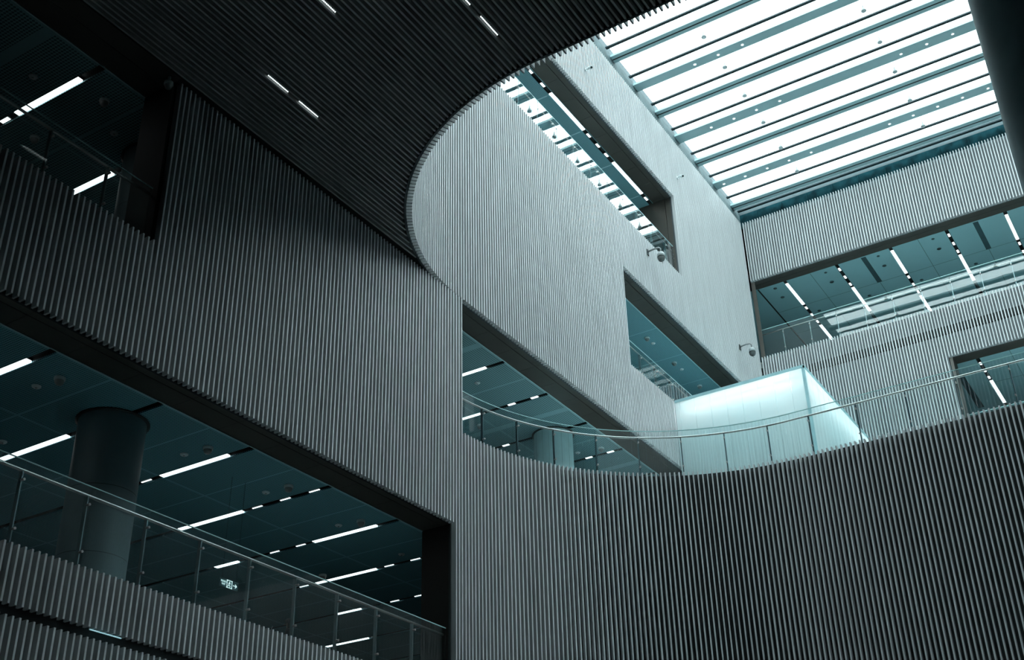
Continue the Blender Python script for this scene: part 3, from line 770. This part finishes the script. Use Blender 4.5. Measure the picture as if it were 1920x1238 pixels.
m = MB(); stroke((0.10, 0), (0.20, 0), 0.016); stroke((0.165, 0.035), (0.203, 0), 0.016); stroke((0.165, -0.035), (0.203, 0), 0.016); m.build('arrow', SG, t)
for txt, zz, sz in (('安全出口', 0.012, 0.042), ('EXIT', -0.045, 0.05)):
    cu = bpy.data.curves.new('lettering', 'FONT'); cu.body = txt; cu.size = sz; cu.extrude = 0.002; cu.align_x = 'CENTER'
    tmp = bpy.data.objects.new('tmp', cu); COL.objects.link(tmp); dg = bpy.context.evaluated_depsgraph_get()
    me = bpy.data.meshes.new_from_object(tmp.evaluated_get(dg)); bpy.data.objects.remove(tmp)
    me.transform(Matrix.Rotation(pi / 2, 4, 'X')); me.materials.clear(); me.materials.append(SG)
    o = bpy.data.objects.new('lettering', me); COL.objects.link(o); o.parent = t; o.location = (-0.165, -0.018, zz)
m = MB(); m.tube([(-0.2, 0, 0.09), (-0.2, 0, LINT[1] - 9.42)], 0.003, 6); m.tube([(0.2, 0, 0.09), (0.2, 0, LINT[1] - 9.42)], 0.003, 6); m.build('hanger_rod', BLKP, t)

# LED strip end in the recess band
m = MB(); m.box(12.1, 12.72, 15.02, 15.04, 6.94, 6.955); tag(m.build('light_strip', emis('strip_dim', (0.4, 0.8, 0.9), 0.55)), 'thin pale blue light strip in the dark gap of the lower left slats', 'light strip')

# ------------------------------------------------------------------ person behind the parapet
def person(loc, rz):
    t = thing('person', 'dark-haired person holding a phone, only the head showing above the lower left parapet', 'person', loc, rz)
    me = bpy.data.meshes.new('body')
    V = [(0, 0, 0.95), (0, 0, 1.12), (0, 0, 1.32), (0, 0.0, 1.45), (0, 0.0, 1.52), (0, 0.01, 1.60),
         (0.17, 0, 1.40), (0.22, 0.08, 1.14), (0.12, 0.28, 1.30), (0.09, 0.31, 1.38),
         (-0.17, 0, 1.40), (-0.23, 0.05, 1.12), (-0.22, 0.12, 0.88), (-0.22, 0.14, 0.80),
         (0.09, 0, 0.90), (0.10, 0.02, 0.50), (0.10, 0, 0.09), (0.10, 0.14, 0.03), (-0.09, 0, 0.90), (-0.10, 0.02, 0.50), (-0.10, 0, 0.09), (-0.10, 0.14, 0.03)]
    E = [(0, 1), (1, 2), (2, 3), (3, 4), (4, 5), (2, 6), (6, 7), (7, 8), (8, 9), (2, 10), (10, 11), (11, 12), (12, 13), (0, 14), (14, 15), (15, 16), (16, 17), (0, 18), (18, 19), (19, 20), (20, 21)]
    Rr = [0.13, 0.12, 0.14, 0.07, 0.055, 0.085, 0.06, 0.042, 0.032, 0.03, 0.06, 0.042, 0.032, 0.03, 0.085, 0.06, 0.042, 0.035, 0.085, 0.06, 0.042, 0.035]
    me.from_pydata([Vector(v) for v in V], E, []); o = bpy.data.objects.new('body', me); COL.objects.link(o)
    sk = o.modifiers.new('s', 'SKIN'); sv = me.skin_vertices[0].data
    for i, r in enumerate(Rr): sv[i].radius = (r, r * 0.8 if i < 3 else r); sv[i].use_root = (i == 0)
    o.modifiers.new('ss', 'SUBSURF').levels = 2; o.modifiers['ss'].render_levels = 2
    dg = bpy.context.evaluated_depsgraph_get(); me2 = bpy.data.meshes.new_from_object(o.evaluated_get(dg)); bpy.data.objects.remove(o)
    me2.materials.clear(); me2.materials.append(solid('skin', (0.35, 0.25, 0.2), 0.5)); me2.materials.append(solid('dark_cloth', (0.03, 0.035, 0.04), 0.8))
    for p in me2.polygons:
        p.use_smooth = True; c = p.center
        p.material_index = 0 if (c.z > 1.47 or (c.y > 0.22 and c.z > 1.2) or (c.x < -0.17 and c.z < 0.86)) else 1
    b = bpy.data.objects.new('body', me2); COL.objects.link(b); b.parent = t
    m = MB(); m.lathe((0, 0.0, 1.53), [(0.0, 0.16), (0.06, 0.15), (0.105, 0.10), (0.118, 0.03), (0.11, -0.06), (0.08, -0.12), (0.03, -0.13)], 20)
    for v in m.bm.verts:
        if v.co.y > 0.045 and v.co.z < 1.60: v.co.y = 0.045
    m.build('hair', solid('black_hair', (0.012, 0.012, 0.012), 0.45), t)
    for s in (-1, 1):
        m = MB(); m.lathe((s * 0.032, 0.092, 1.565), [(0, 0.010), (0.012, 0), (0, -0.010)], 8); m.build('eye', BLKP, t)
    m = MB(); m.tube([(0, 0.085, 1.57), (0, 0.112, 1.535), (0, 0.09, 1.53)], [0.008, 0.014, 0.008], 8); m.build('nose', bpy.data.materials['skin'], t)
    for k in range(5):
        m = MB(); a = 0.075 + 0.012 * k
        if k < 4: m.tube([(a, 0.315, 1.38), (a - 0.01, 0.345, 1.41 - 0.004 * k), (a - 0.02, 0.33, 1.44 - 0.006 * k)], [0.009, 0.008, 0.007], 8)
        else: m.tube([(0.07, 0.31, 1.37), (0.05, 0.33, 1.40), (0.052, 0.335, 1.43)], [0.010, 0.009, 0.008], 8)
        m.build('finger', bpy.data.materials['skin'], t)
    return t
person((19.72, 17.9, FLR[1]), 0.9)
m = MB(); m.box(-0.037, 0.037, -0.004, 0.004, -0.075, 0.075)
ph = m.build('phone', [WHITEP]); ph.location = (19.72 + 0.09 * math.cos(0.9) - 0.375 * math.sin(0.9), 17.9 + 0.09 * math.sin(0.9) + 0.375 * math.cos(0.9), FLR[1] + 1.44); ph.rotation_euler = (0.3, 0, 0.9)
tag(ph, 'pale phone held up by the person behind the lower left parapet', 'phone')
